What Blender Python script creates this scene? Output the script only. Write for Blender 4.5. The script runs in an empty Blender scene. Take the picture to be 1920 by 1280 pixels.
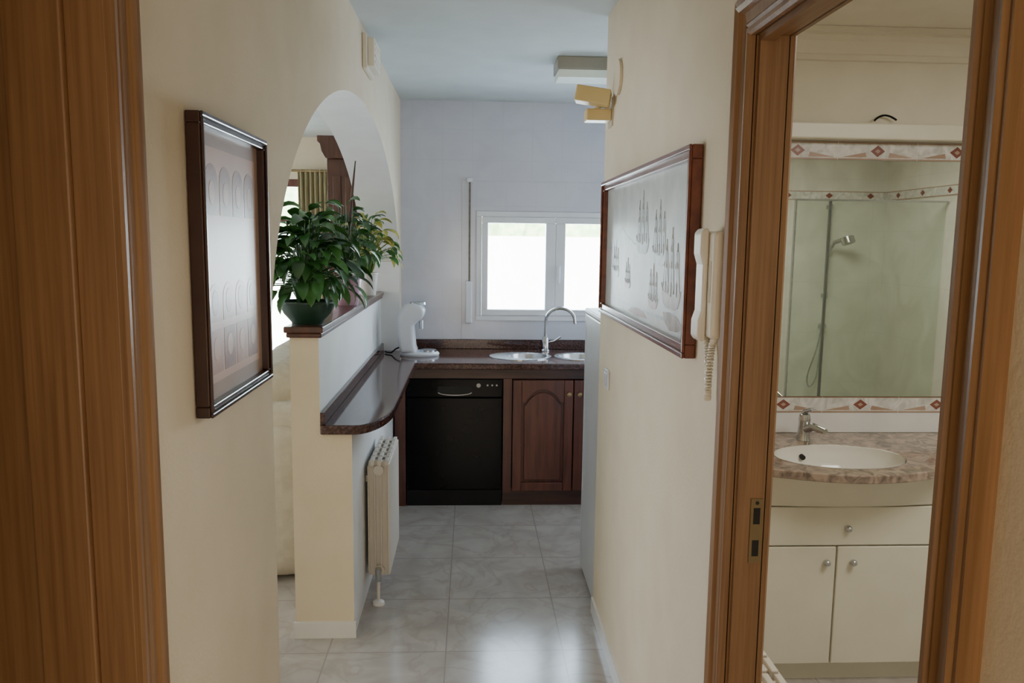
import bpy, bmesh, math, random
from mathutils import Vector, Matrix
random.seed(7)
S = bpy.context.scene
C = S.collection
PI = math.pi

# ------------------------------------------------------------------ materials
def base_mat(name):
    m = bpy.data.materials.new(name); m.use_nodes = True
    nt = m.node_tree
    return m, nt, nt.nodes['Principled BSDF']

def mat(name, c1, c2=None, rough=.5, metal=0, scale=6, stretch=(1,1,1), bump=0, bscale=60, coat=0, crough=.05, spec=.5,
        detail=5, lo=.35, hi=.65, trans=0, emit=0, dist=0):
    m, nt, b = base_mat(name)
    N, L = nt.nodes, nt.links
    tc = N.new('ShaderNodeTexCoord')
    mp = N.new('ShaderNodeMapping'); mp.inputs['Scale'].default_value = stretch
    L.new(tc.outputs['Object'], mp.inputs['Vector'])
    if c2 is None: c2 = tuple(min(1, x*1.06) for x in c1)
    nz = N.new('ShaderNodeTexNoise'); nz.inputs['Scale'].default_value = scale; nz.inputs['Detail'].default_value = detail
    nz.inputs['Distortion'].default_value = dist
    L.new(mp.outputs['Vector'], nz.inputs['Vector'])
    rp = N.new('ShaderNodeValToRGB')
    rp.color_ramp.elements[0].position = lo; rp.color_ramp.elements[1].position = hi
    rp.color_ramp.elements[0].color = (*c1, 1); rp.color_ramp.elements[1].color = (*c2, 1)
    L.new(nz.outputs['Fac'], rp.inputs['Fac']); L.new(rp.outputs['Color'], b.inputs['Base Color'])
    b.inputs['Roughness'].default_value = rough; b.inputs['Metallic'].default_value = metal
    b.inputs['Coat Weight'].default_value = coat; b.inputs['Coat Roughness'].default_value = crough
    b.inputs['Specular IOR Level'].default_value = spec
    b.inputs['Transmission Weight'].default_value = trans
    if bump:
        n2 = N.new('ShaderNodeTexNoise'); n2.inputs['Scale'].default_value = bscale; n2.inputs['Detail'].default_value = 3
        L.new(mp.outputs['Vector'], n2.inputs['Vector'])
        bp = N.new('ShaderNodeBump'); bp.inputs['Strength'].default_value = bump; bp.inputs['Distance'].default_value = .01
        L.new(n2.outputs['Fac'], bp.inputs['Height']); L.new(bp.outputs['Normal'], b.inputs['Normal'])
    return m

def tile(name, w, h, plane, o, c1, c2, grout, rough=.2, mortar=.004, scale=3, dist=1.5, bump=.2, lo=.35, hi=.6, vein=None):
    m, nt, b = base_mat(name)
    N, L = nt.nodes, nt.links
    tc = N.new('ShaderNodeTexCoord'); sp = N.new('ShaderNodeSeparateXYZ'); cb = N.new('ShaderNodeCombineXYZ')
    L.new(tc.outputs['Object'], sp.inputs[0])
    a1, a2 = {'xy': ('X', 'Y'), 'xz': ('X', 'Z'), 'yz': ('Y', 'Z')}[plane]
    L.new(sp.outputs[a1], cb.inputs['X']); L.new(sp.outputs[a2], cb.inputs['Y'])
    mp = N.new('ShaderNodeMapping'); mp.inputs['Location'].default_value = (-o[0] + 20*w, -o[1] + 20*h, 0)
    L.new(cb.outputs[0], mp.inputs['Vector'])
    br = N.new('ShaderNodeTexBrick'); br.offset = 0; br.squash = 1
    br.inputs['Scale'].default_value = 1; br.inputs['Mortar Size'].default_value = mortar
    br.inputs['Mortar Smooth'].default_value = .1
    br.inputs['Brick Width'].default_value = w; br.inputs['Row Height'].default_value = h
    br.inputs['Mortar'].default_value = (*grout, 1)
    L.new(mp.outputs['Vector'], br.inputs['Vector'])
    nz = N.new('ShaderNodeTexNoise'); nz.inputs['Scale'].default_value = scale; nz.inputs['Detail'].default_value = 8
    nz.inputs['Distortion'].default_value = dist
    L.new(tc.outputs['Object'], nz.inputs['Vector'])
    rp = N.new('ShaderNodeValToRGB')
    rp.color_ramp.elements[0].position = lo; rp.color_ramp.elements[1].position = hi
    rp.color_ramp.elements[0].color = (*c1, 1); rp.color_ramp.elements[1].color = (*c2, 1)
    L.new(nz.outputs['Fac'], rp.inputs['Fac'])
    col = rp.outputs['Color']
    if vein:
        n3 = N.new('ShaderNodeTexNoise'); n3.inputs['Scale'].default_value = vein[1]; n3.inputs['Detail'].default_value = 6; n3.inputs['Distortion'].default_value = 1.2
        L.new(tc.outputs['Object'], n3.inputs['Vector'])
        r3 = N.new('ShaderNodeValToRGB'); e = r3.color_ramp.elements
        e[0].position = .460; e[1].position = .540; e[0].color = (0, 0, 0, 1); e[1].color = (0, 0, 0, 1)
        k = e.new(.50); k.color = (1, 1, 1, 1)
        L.new(n3.outputs['Fac'], r3.inputs['Fac'])
        mu = N.new('ShaderNodeMath'); mu.operation = 'MULTIPLY'; mu.inputs[1].default_value = vein[2]
        L.new(r3.outputs['Color'], mu.inputs[0])
        mx = N.new('ShaderNodeMix'); mx.data_type = 'RGBA'
        L.new(mu.outputs[0], mx.inputs['Factor']); L.new(col, mx.inputs['A']); mx.inputs['B'].default_value = (*vein[0], 1)
        col = mx.outputs['Result']
    L.new(col, br.inputs['Color1']); L.new(col, br.inputs['Color2'])
    L.new(br.outputs['Color'], b.inputs['Base Color'])
    b.inputs['Roughness'].default_value = rough
    bp = N.new('ShaderNodeBump'); bp.inputs['Strength'].default_value = bump; bp.inputs['Distance'].default_value = .003; bp.invert = True
    L.new(br.outputs['Fac'], bp.inputs['Height']); L.new(bp.outputs['Normal'], b.inputs['Normal'])
    return m

def glass_mat(name, tint=(.9, 1, .97), fac=.06, rough=.02):
    m = bpy.data.materials.new(name); m.use_nodes = True
    nt = m.node_tree; N, L = nt.nodes, nt.links
    N.remove(N['Principled BSDF'])
    t = N.new('ShaderNodeBsdfTransparent'); t.inputs['Color'].default_value = (*tint, 1)
    g = N.new('ShaderNodeBsdfGlossy'); g.inputs['Roughness'].default_value = rough
    mx = N.new('ShaderNodeMixShader'); mx.inputs[0].default_value = fac
    L.new(t.outputs[0], mx.inputs[1]); L.new(g.outputs[0], mx.inputs[2])
    L.new(mx.outputs[0], N['Material Output'].inputs['Surface'])
    return m

M = {}
M['cream'] = mat('cream_plaster', (.755, .645, .475), (.795, .685, .515), .85, bump=.12, bscale=110)
M['white_lit_wall'] = mat('white_lit_plaster', (.78, .77, .75), (.82, .81, .79), .85, bump=.08, bscale=110)
M['ceil'] = mat('ceiling_paint', (.60, .65, .65), (.64, .69, .69), .9, bump=.05, bscale=110)
M['floor'] = tile('marble_floor_tile', .473, .473, 'xy', (-.096, 3.02), (.41, .365, .325), (.52, .475, .435), (.34, .295, .265), rough=.18, mortar=.0028, scale=6, dist=.8, bump=.08, lo=.3, hi=.7, vein=((.34, .275, .225), 3.4, .34))
M['ktile'] = tile('kitchen_wall_tile', .20, .20, 'xz', (0, .975), (.59, .60, .68), (.63, .64, .715), (.58, .59, .665), rough=.15, mortar=.002, bump=.12)
M['ktile_y'] = tile('kitchen_side_tile', .20, .20, 'yz', (0, .975), (.59, .60, .68), (.63, .64, .715), (.58, .59, .665), rough=.15, mortar=.002, bump=.12)
bt = ((.66, .635, .55), (.76, .735, .65), (.64, .615, .53))
M['btile'] = tile('bath_tile_x', .33, .40, 'xz', (1.16, .95), *bt, rough=.25, mortar=.0015, scale=2.5, bump=.1)
M['btile_y'] = tile('bath_tile_y', .33, .40, 'yz', (0, .95), *bt, rough=.25, mortar=.0015, scale=2.5, bump=.1)
M['bpaint'] = mat('bath_cream_paint', (.78, .73, .60), (.82, .77, .64), .8)
M['bwhite'] = mat('bath_white_tile', (.76, .74, .71), (.82, .80, .77), .2)
M['border'] = mat('border_marble', (.54, .53, .48), (.78, .76, .71), .2, scale=14, dist=2)
M['red'] = mat('border_red', (.20, .065, .045), (.27, .10, .07), .25)
M['tan'] = mat('border_tan', (.38, .25, .18), (.46, .33, .25), .25)
OK_ = dict(coat=0, detail=9, lo=.3, hi=.7, dist=.3)
M['oak'] = mat('oak_vertical', (.222, .110, .046), (.335, .184, .082), .44, scale=16, stretch=(8, 8, .2), **OK_)
M['oak_y'] = mat('oak_horizontal', (.222, .110, .046), (.335, .184, .082), .44, scale=16, stretch=(8, .2, 8), **OK_)
M['mahog'] = mat('dark_red_wood', (.066, .016, .009), (.135, .037, .02), .32, scale=6, stretch=(6, 6, .5), coat=.2)
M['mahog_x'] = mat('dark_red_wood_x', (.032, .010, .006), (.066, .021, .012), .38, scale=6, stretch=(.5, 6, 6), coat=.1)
M['mahog_d'] = mat('dark_carved_wood', (.040, .014, .008), (.085, .030, .017), .4, scale=6, stretch=(6, 6, .5), coat=.1)
M['mahog_y'] = mat('dark_red_wood_y', (.060, .016, .009), (.11, .032, .018), .3, scale=6, stretch=(6, .5, 6), coat=.25)
M['frame_r'] = mat('red_brown_frame', (.13, .028, .012), (.20, .052, .022), .28, scale=6, stretch=(6, 1, 6), coat=.3)
M['frame_l'] = mat('dark_brown_frame', (.028, .009, .007), (.05, .017, .012), .3, scale=6, coat=.2)
M['granite'] = mat('brown_granite', (.042, .018, .015), (.13, .060, .050), .09, scale=90, detail=3, lo=.42, hi=.68)
M['pgranite'] = mat('pink_granite', (.15, .115, .09), (.44, .33, .255), .08, scale=18, detail=9, lo=.32, hi=.62, dist=1.6)
M['black'] = mat('black_enamel', (.003, .003, .0035), (.004, .004, .005), .12, spec=.12)
M['blackp'] = mat('black_plastic', (.005, .005, .006), (.008, .008, .009), .45, spec=.2)
M['chrome'] = mat('chrome', (.50, .51, .53), (.58, .59, .6), .12, 1)
M['steel'] = mat('brushed_steel', (.52, .54, .57), (.60, .62, .64), .25, 1, scale=40, stretch=(.2, 6, 1))
M['dsteel'] = mat('dark_steel', (.24, .25, .26), (.30, .31, .32), .35, 1)
M['brass'] = mat('aged_brass', (.29, .21, .115), (.36, .27, .155), .4, 1)
M['dark'] = mat('dark_recess', (.012, .01, .008), (.02, .016, .012), .7)
M['pvc'] = mat('white_pvc', (.74, .76, .80), (.78, .80, .84), .3)
M['applw'] = mat('white_enamel', (.70, .72, .77), (.74, .76, .80), .3)
M['fridge'] = mat('fridge_enamel', (.56, .56, .58), (.60, .60, .62), .4)
M['beige'] = mat('aged_beige_plastic', (.60, .53, .38), (.64, .57, .42), .4)
M['yellowp'] = mat('yellowed_plastic', (.74, .56, .25), (.80, .62, .31), .4)
M['ivory'] = mat('ivory_plastic', (.81, .745, .61), (.85, .785, .65), .35)
M['radi'] = mat('radiator_cream', (.69, .63, .54), (.73, .67, .58), .4)
M['vanity'] = mat('ivory_lacquer', (.75, .715, .575), (.79, .755, .615), .3)
M['ceramic'] = mat('white_ceramic', (.76, .73, .65), (.79, .76, .68), .1, coat=.4)
M['mirror'] = mat('mirror_silver', (.78, .845, .77), (.79, .855, .78), .015, 1)
M['glass'] = glass_mat('window_glass', (.96, 1, .98), .04)
M['sglass'] = glass_mat('shower_glass', (.94, .97, .945), .05)
M['diff'] = mat('diffuser_plastic', (.80, .86, .76), (.84, .90, .80), .35)
M['lampgrey'] = mat('lamp_housing_grey', (.30, .27, .21), (.34, .31, .25), .4)
M['sofa'] = mat('cream_fabric', (.52, .46, .36), (.60, .54, .43), .95, scale=20, bump=.3, bscale=200)
M['curtain'] = mat('curtain_fabric', (.36, .31, .18), (.50, .44, .28), .9, scale=12, stretch=(8, 1, .4))
M['strap'] = mat('strap_webbing', (.16, .14, .11), (.22, .20, .16), .8, scale=60)
M['leaf'] = mat('leaf_green', (.016, .070, .012), (.044, .15, .028), .32, scale=14)
M['leaf2'] = mat('leaf_mid_green', (.034, .13, .024), (.078, .23, .050), .35, scale=14)
M['leafd'] = mat('leaf_dark', (.012, .045, .010), (.028, .085, .018), .4, scale=14)
M['leafy'] = mat('leaf_yellow', (.32, .33, .06), (.54, .48, .11), .45, scale=14)
M['hedge'] = mat('hedge_green', (.22, .34, .16), (.42, .50, .30), .8, scale=8, detail=8)
M['outwall'] = mat('garden_wall_white', (.78, .78, .78), (.84, .84, .84), .9, scale=3)
M['ground'] = mat('garden_ground', (.35, .33, .28), (.45, .43, .36), .95, scale=4)
M['stem'] = mat('stem_brown', (.06, .03, .02), (.10, .05, .03), .7)
M['potg'] = mat('green_glaze', (.012, .038, .024), (.02, .055, .034), .38)
M['potm'] = mat('mauve_glaze', (.34, .18, .24), (.42, .25, .31), .3)
M['potw'] = mat('pale_pot', (.55, .51, .46), (.63, .59, .53), .4)
M['soil'] = mat('soil', (.02, .012, .008), (.05, .03, .02), .95, scale=40)
IC = dict(coat=.2, crough=.2)
M['paper'] = mat('picture_paper', (.42, .43, .41), (.55, .55, .52), .45, scale=9, detail=8, **IC)
M['ink_l'] = mat('ink_light', (.33, .36, .38), (.48, .50, .50), .45, scale=25, **IC)
M['ink_m'] = mat('ink_mid', (.16, .17, .19), (.32, .32, .32), .45, scale=25, **IC)
M['ink_b'] = mat('ink_brown', (.16, .10, .07), (.36, .27, .20), .45, scale=25, **IC)
M['ink_r'] = mat('ink_red', (.24, .09, .06), (.36, .20, .15), .45, scale=25, **IC)
PC = dict(coat=.4, crough=.28, spec=.35)
M['poster'] = mat('poster_paper', (.62, .39, .305), (.69, .475, .38), .45, scale=4, **PC)
M['poster_m'] = mat('poster_mount', (.38, .25, .19), (.44, .31, .24), .45, scale=4, **PC)
M['poster_d'] = mat('poster_dark', (.27, .135, .105), (.42, .24, .185), .45, scale=18, **PC)
M['poster_p'] = mat('poster_pink', (.46, .25, .195), (.58, .36, .285), .45, scale=18, **PC)

# ------------------------------------------------------------------ mesh builder
def top_loc(p):
    while p.parent: p = p.parent
    return Vector(p.location)

class MB:
    def __init__(s): s.bm = bmesh.new()
    def face(s, vs, mi=0):
        f = s.bm.faces.new(vs); f.material_index = mi; return f
    def box(s, x0, x1, y0, y1, z0, z1, mi=0, T=None):
        v = [s.bm.verts.new((x, y, z)) for x in (x0, x1) for y in (y0, y1) for z in (z0, z1)]
        for q in ((0,1,3,2), (4,6,7,5), (0,4,5,1), (2,3,7,6), (0,2,6,4), (1,5,7,3)):
            s.face([v[i] for i in q], mi)
        if T:
            for w in v: w.co = T @ w.co
        return s
    def prism(s, pts, axis, a0, a1, mi=0):
        f = {'x': lambda p, a: (a, p[0], p[1]), 'y': lambda p, a: (p[0], a, p[1]), 'z': lambda p, a: (p[0], p[1], a)}[axis]
        A = [s.bm.verts.new(f(p, a0)) for p in pts]; B = [s.bm.verts.new(f(p, a1)) for p in pts]
        n = len(pts)
        s.face(A, mi); s.face(B[::-1], mi)
        for i in range(n): s.face([A[i], B[i], B[(i+1) % n], A[(i+1) % n]], mi)
        return s
    def tube(s, P, r, n=10, mi=0, cap=True):
        P = [Vector(p) for p in P]; rings = []
        R = r if isinstance(r, (list, tuple)) else [r]*len(P)
        up = None
        for i, p in enumerate(P):
            d = (P[min(i+1, len(P)-1)] - P[max(i-1, 0)]).normalized()
            if up is None: up = d.orthogonal().normalized()
            else:
                up = up - d*up.dot(d)
                up = d.orthogonal().normalized() if up.length < 1e-6 else up.normalized()
            w = d.cross(up)
            rings.append([s.bm.verts.new(p + (up*math.cos(2*PI*k/n) + w*math.sin(2*PI*k/n))*R[i]) for k in range(n)])
        for a, b in zip(rings, rings[1:]):
            for k in range(n): s.face([a[k], a[(k+1) % n], b[(k+1) % n], b[k]], mi)
        if cap: s.face(rings[0][::-1], mi); s.face(rings[-1], mi)
        return s
    def cyl(s, p0, p1, r, n=20, mi=0, r2=None): return s.tube([p0, p1], [r, r if r2 is None else r2], n, mi)
    def lathe(s, c, prof, n=32, mi=0, sx=1, sy=1, cap0=True):
        rings = []
        for r, z in prof:
            rings.append([s.bm.verts.new((c[0]+sx*r*math.cos(2*PI*k/n), c[1]+sy*r*math.sin(2*PI*k/n), c[2]+z)) for k in range(n)])
        for a, b in zip(rings, rings[1:]):
            for k in range(n): s.face([a[k], a[(k+1) % n], b[(k+1) % n], b[k]], mi)
        if cap0 and prof[0][0] > 1e-5: s.face(rings[0][::-1], mi)
        if prof[-1][0] > 1e-5: s.face(rings[-1], mi)
        return s
    def ball(s, c, r, mi=0, sx=1, sy=1, sz=1):
        return s.lathe(c, [(max(1e-4, r*math.cos(t)), sz*r*math.sin(t)) for t in [(-.5+i/8)*PI for i in range(9)]], 18, mi, sx, sy)
    def leaf(s, base, ang, el, L, W, droop, mi=0, n=6):
        p = Vector(base); cx, cy = math.cos(ang), math.sin(ang)
        side = Vector((-cy, cx, 0)); prev = None
        tw = random.uniform(-.6, .6)
        for i in range(n+1):
            t = i/n
            w = W*(math.sin(PI*min(1, t**.8))**.8 if 0 < t < 1 else 0.02)*.5
            e = el - droop*t
            d = Vector((cx*math.cos(e), cy*math.cos(e), math.sin(e)))
            nrm = side.cross(d)
            sd = (side*math.cos(tw) + nrm*math.sin(tw))
            lift = nrm*(w*-.35)
            row = [s.bm.verts.new(p - sd*w + lift), s.bm.verts.new(p), s.bm.verts.new(p + sd*w + lift)]
            if prev:
                s.face([prev[0], prev[1], row[1], row[0]], mi); s.face([prev[1], prev[2], row[2], row[1]], mi)
            prev = row; p = p + d*(L/n)
        return s
    def build(s, name, mats, parent=None, bevel=0, smooth=False, seg=2, origin=None, recalc=True):
        if not isinstance(mats, (list, tuple)): mats = [mats]
        if recalc: bmesh.ops.recalc_face_normals(s.bm, faces=s.bm.faces)
        me = bpy.data.meshes.new(name)
        o = bpy.data.objects.new(name, me); C.objects.link(o)
        off = top_loc(parent) if parent else Vector(origin or (0, 0, 0))
        for v in s.bm.verts: v.co -= off
        s.bm.to_mesh(me); s.bm.free()
        for m in mats: me.materials.append(m)
        if parent: o.parent = parent
        else: o.location = off
        if smooth:
            for p in me.polygons: p.use_smooth = True
            me.set_sharp_from_angle(angle=math.radians(40))
        if bevel:
            b = o.modifiers.new('bevel', 'BEVEL'); b.width = bevel; b.segments = seg; b.limit_method = 'ANGLE'; b.angle_limit = math.radians(35)
        return o

def thing(name, label, cat, loc, group=None):
    o = bpy.data.objects.new(name, None); C.objects.link(o); o.location = loc; o.empty_display_size = .1
    o['label'] = label; o['category'] = cat
    if group: o['group'] = group
    return o
def tag(o, label, cat, group=None):
    o['label'] = label; o['category'] = cat
    if group: o['group'] = group
    return o
def struct(o): o['kind'] = 'structure'; return o
def sempty(name, loc):
    o = bpy.data.objects.new(name, None); C.objects.link(o); o.location = loc; o.empty_display_size = .1
    o['kind'] = 'structure'; return o
def cut(o, cb):
    c = cb.build('cutter', M['dark'], origin=(0, 0, 0))
    bpy.context.view_layer.update()
    m = o.modifiers.new('cut', 'BOOLEAN'); m.operation = 'DIFFERENCE'; m.object = c; m.solver = 'EXACT'
    dg = bpy.context.evaluated_depsgraph_get()
    me = bpy.data.meshes.new_from_object(o.evaluated_get(dg))
    o.modifiers.clear(); o.data = me
    bpy.data.objects.remove(c)
    return o
def ell(cx, cy, rx, ry, n=40): return [(cx+rx*math.cos(2*PI*k/n), cy+ry*math.sin(2*PI*k/n)) for k in range(n)]

# ------------------------------------------------------------------ room shell
H = 2.56
XL, XLL, XR, XRR = -.48, -.72, .55, .615
YB = 5.42
struct(MB().box(-4.7, 3.5, -2, 7.8, -.1, 0).build('floor', M['floor']))
struct(MB().box(-4.7, 3.5, -2, 7.8, H, H+.1).build('ceiling', M['ceil']))
struct(MB().box(XRR, 3.25, .23, 3.2, 2.48, 2.55).build('ceiling_bathroom', M['bpaint']))

# left wall with doorway and big arch
LY0, LY1 = .30, 1.10
AY0, AY1, AS, AT = 1.91, 5.30, 1.36, 2.24
pts = [(-1.9, 0), (LY0-.02, 0), (LY0-.02, 2.07), (LY1+.02, 2.07), (LY1+.02, 0), (AY0, 0), (AY0, AS)]
cy, ry = (AY0+AY1)/2, (AY1-AY0)/2
for k in range(1, 48):
    t = PI - PI*k/48
    pts.append((cy + ry*math.cos(t), AS + (AT-AS)*math.sin(t)))
pts += [(AY1, AS), (AY1, 0), (7.5, 0), (7.5, H), (-1.9, H)]
wl = struct(MB().prism(pts, 'x', XLL, XL).build('wall_left', [M['cream'], M['white_lit_wall']]))
for p in wl.data.polygons:
    if abs(p.normal.x) < .1 and AY0+.005 < p.center.y < AY1+.01 and p.center.z > .5 and p.center.z < 2.3: p.material_index = 1
# low partition under the arch (stepped section)
LP = .864
pw = struct(MB().prism([(XLL, 0), (XL, 0), (XL, LP), (-.606, LP), (-.606, 1.255), (XLL, 1.255)], 'y', 3.15, AY1).build('wall_partition', [M['cream'], M['white_lit_wall']]))
for p in pw.data.polygons:
    if p.normal.x > .9: p.material_index = 1  # kitchen-side faces coloured whiter to carry their different light
struct(MB().box(XLL-.008, XL+.008, 3.14, 3.15, 0, .07).build('baseboard_partition', M['bwhite']))
# right wall
DY0, DY1, DZ = .865, 1.575, 2.05
pr = [(-1.9, 0), (DY0-.02, 0), (DY0-.02, DZ+.02), (DY1+.02, DZ+.02), (DY1+.02, 0), (3.35, 0), (3.35, H), (-1.9, H)]
struct(MB().prism(pr, 'x', XR, XRR).build('wall_right', M['cream']))
struct(MB().box(XR-.009, XR, 1.67, 3.352, 0, .07).build('baseboard_right', M['bwhite']))
# bathroom shell
struct(MB().box(XRR, 3.4, 3.2, 3.35, 0, H).build('wall_bathroom_far', M['btile']))
struct(MB().box(XRR, 3.245, 3.196, 3.1995, 2.126, 2.47).build('trim_6', M['bpaint']))
struct(MB().box(3.25, 3.4, .08, 3.2, 0, H).build('wall_bathroom_right', M['btile_y']))
struct(MB().box(XRR, 3.25, .08, .23, 0, H).build('wall_bathroom_near', M['btile']))
# kitchen shell
def holed_x(name, m, x0, x1, y0, y1, hx0, hx1, hz0, hz1):
    o = MB().box(x0, x1, y0, y1, 0, H).build(name, m)
    cut(o, MB().box(hx0, hx1, y0-.2, y1+.2, hz0, hz1)); return struct(o)
WX0, WX1, WZ0, WZ1 = .03, 1.13, 1.10, 1.84
holed_x('wall_back', M['ktile'], XL, 2.5, YB, YB+.2, WX0, WX1, WZ0, WZ1)
o = MB().box(2.3, 2.5, 3.35, YB, 0, H).build('wall_kitchen_right', M['ktile_y'])
cut(o, MB().box(2.1, 2.7, 3.7, 5.1, .9, 2.1)); struct(o)  # opening invented to let the added side light in
# living room shell
holed_x('wall_living_far', M['cream'], -4.5, XLL, 7.5, 7.7, -2.75, -1.5, .05, 2.18)
o = MB().box(-4.7, -4.5, 1.6, 7.7, 0, H).build('wall_living_left', M['cream'])
cut(o, MB().box(-4.9, -4.3, 2.6, 5.6, .1, 2.2)); struct(o)  # opening invented for the extra living room light
struct(MB().box(-4.5, XLL, 1.6, 1.75, 0, H).build('wall_living_near', M['cream']))
struct(MB().box(-2.2, -2.1, -1.9, 1.6, 0, H).build('wall_side_room', M['cream']))
struct(MB().box(-2.2, 3.4, -2.0, -1.9, 0, H).build('wall_rear', M['cream']))
# outdoors: ground, sunlit garden wall and hedge behind it
struct(MB().box(-14, 14, 7.81, 24, -.30, -.12).build('ground', M['ground']))
struct(MB().box(-12, 12, 12.4, 12.6, -.12, 1.71).build('wall_garden', M['outwall']))
b = MB()
for k in range(34):
    b.ball((-8+k*.48+random.uniform(-.1, .1), 13.6+random.uniform(-.2, .2), 1.15+random.uniform(-.15, .3)), random.uniform(.7, 1.0), 0, 1, .8, 1.5)
hg = tag(b.build('hedge', M['hedge'], origin=(0, 13.6, -.12), smooth=True), 'pale sunlit hedge beyond the garden wall outside the kitchen window', 'hedge')

# ------------------------------------------------------------------ door frames
prof = [(0, 0), (0, .012), (.006, .017), (.014, .017), (.018, .011), (.024, .015), (.030, .010), (.050, .012), (.056, .020), (.066, .024), (.071, .019), (.080, .021), (.090, .012), (.090, 0)]
def casing(xf, sg, y0, y1, zt, sc=1, sd=1):
    b = MB(); rows = []
    for w, d in prof:
        w *= sc; d *= sd
        rows.append([b.bm.verts.new((xf + sg*d, y, z)) for y, z in ((y0-w, 0), (y0-w, zt+w), (y1+w, zt+w), (y1+w, 0))])
    for a, c in zip(rows, rows[1:]):
        for k in range(3): b.face([a[k], a[k+1], c[k+1], c[k]], 0)
    return b
d1 = sempty('door_1', (XR, DY1, 0))
casing(XR, -1, DY0, DY1, DZ).build('casing', M['oak'], d1)
casing(XRR, 1, DY0, DY1, DZ, .8).build('casing', M['oak'], d1)
b = MB().box(XR-.002, XRR+.002, DY1, DY1+.0195, 0, DZ).box(XR-.002, XRR+.002, DY0-.0195, DY0, 0, DZ)
b.box(XR+.004, XR+.030, DY1-.012, DY1, 0, DZ).box(XR+.004, XR+.030, DY0, DY0+.012, 0, DZ)
b.build('jamb', M['oak'], d1)
MB().box(XR-.002, XRR+.002, DY0-.0195, DY1+.0195, DZ, DZ+.0195).box(XR+.004, XR+.030, DY0+.012, DY1-.012, DZ-.012, DZ).build('head_jamb', M['oak_y'], d1)
b = MB().box(.586, .612, DY1-.003, DY1+.002, .98, 1.12, 0)
b.box(.592, .606, DY1-.0036, DY1+.001, 1.065, 1.10, 1).box(.592, .606, DY1-.0036, DY1+.001, .995, 1.03, 1)
b.cyl((.599, DY1-.004, 1.111), (.599, DY1, 1.111), .004, 10, 1)
b.build('strike_plate', [M['brass'], M['dark']], d1)

d2 = sempty('door_2', (XL, LY1, 0))
casing(XL, 1, LY0, LY1, 2.05, 1.0, .7).build('casing', M['oak'], d2)
casing(XLL, -1, LY0, LY1, 2.05, 1).build('casing', M['oak'], d2)
b = MB().box(XLL-.002, XL+.002, LY1, LY1+.0195, 0, 2.05).box(XLL-.002, XL+.002, LY0-.0195, LY0, 0, 2.05)
b.box(-.606, -.530, LY1-.012, LY1, 0, 2.05).box(-.606, -.530, LY0, LY0+.012, 0, 2.05)
b.build('jamb', M['oak'], d2, bevel=.003)
MB().box(XLL-.002, XL+.002, LY0-.0195, LY1+.0195, 2.05, 2.0695).box(-.606, -.530, LY0+.012, LY1-.012, 2.038, 2.05).build('head_jamb', M['oak_y'], d2)
b = MB().box(-.70, -.674, LY1-.003, LY1+.002, .96, 1.10, 0).box(-.694, -.68, LY1-.0036, LY1+.001, 1.04, 1.08, 1).box(-.694, -.68, LY1-.0036, LY1+.001, .98, 1.015, 1)
b.build('strike_plate', [M['brass'], M['dark']], d2)

# ------------------------------------------------------------------ kitchen window
w1 = sempty('window_1', (WX0, YB, WZ0))
b = MB()
F = .035
b.box(WX0, WX1, YB-.012, YB+.07, WZ0, WZ0+F).box(WX0, WX1, YB-.012, YB+.07, WZ1-F, WZ1)
b.box(WX0, WX0+F, YB-.012, YB+.07, WZ0+F, WZ1-F).box(WX1-F, WX1, YB-.012, YB+.07, WZ0+F, WZ1-F)
b.build('window_frame', M['pvc'], w1, bevel=.003)
MB().box(WX0-.01, WX1+.02, YB-.004, YB+.0, WZ1+.004, WZ1+.20).build('shutter_box', M['ktile'], w1, bevel=.002)
MB().box(WX0-.10, WX0-.008, YB-.004, YB, WZ0-.13, WZ1+.20).build('side_trim', M['ktile'], w1, bevel=.002)
mid = (WX0+WX1)/2 - .013
for k, (a, c) in enumerate(((WX0+F+.001, mid-.001), (mid+.001, WX1-F-.001))):
    T = .042; TL, TR = (T, .066) if k == 0 else (.066, T)
    b = MB()
    z0, z1 = WZ0+F+.001, WZ1-F-.001
    b.box(a, c, YB-.02, YB+.05, z0, z0+T).box(a, c, YB-.02, YB+.05, z1-T, z1).box(a, a+TL, YB-.02, YB+.05, z0+T, z1-T).box(c-TR, c, YB-.02, YB+.05, z0+T, z1-T)
    s_ = b.build('sash', M['pvc'], w1, bevel=.004)
    MB().box(a+TL, c-TR, YB+.012, YB+.016, z0+T, z1-T).build('pane', M['glass'], s_)
    if k == 1: MB().box(a+.010, a+.034, YB-.032, YB-.02, 1.42, 1.48).box(a+.014, a+.030, YB-.05, YB-.032, 1.36, 1.47).build('handle', M['pvc'], s_, bevel=.004)
t = thing('shutter_strap', 'roller shutter pull strap with white winder box left of kitchen window', 'shutter strap', (-.02, YB-.014, 1.05))
MB().box(-.024, -.011, YB-.0185, YB-.0155, 1.36, 2.03).build('strap', M['strap'], t)
MB().box(-.045, .003, YB-.045, YB-.0065, 1.08, 1.37).build('winder_box', M['pvc'], t, bevel=.010)
MB().box(-.035, .0, YB-.035, YB-.0065, 2.03, 2.055).build('strap_guide', M['pvc'], t, bevel=.004)

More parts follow.
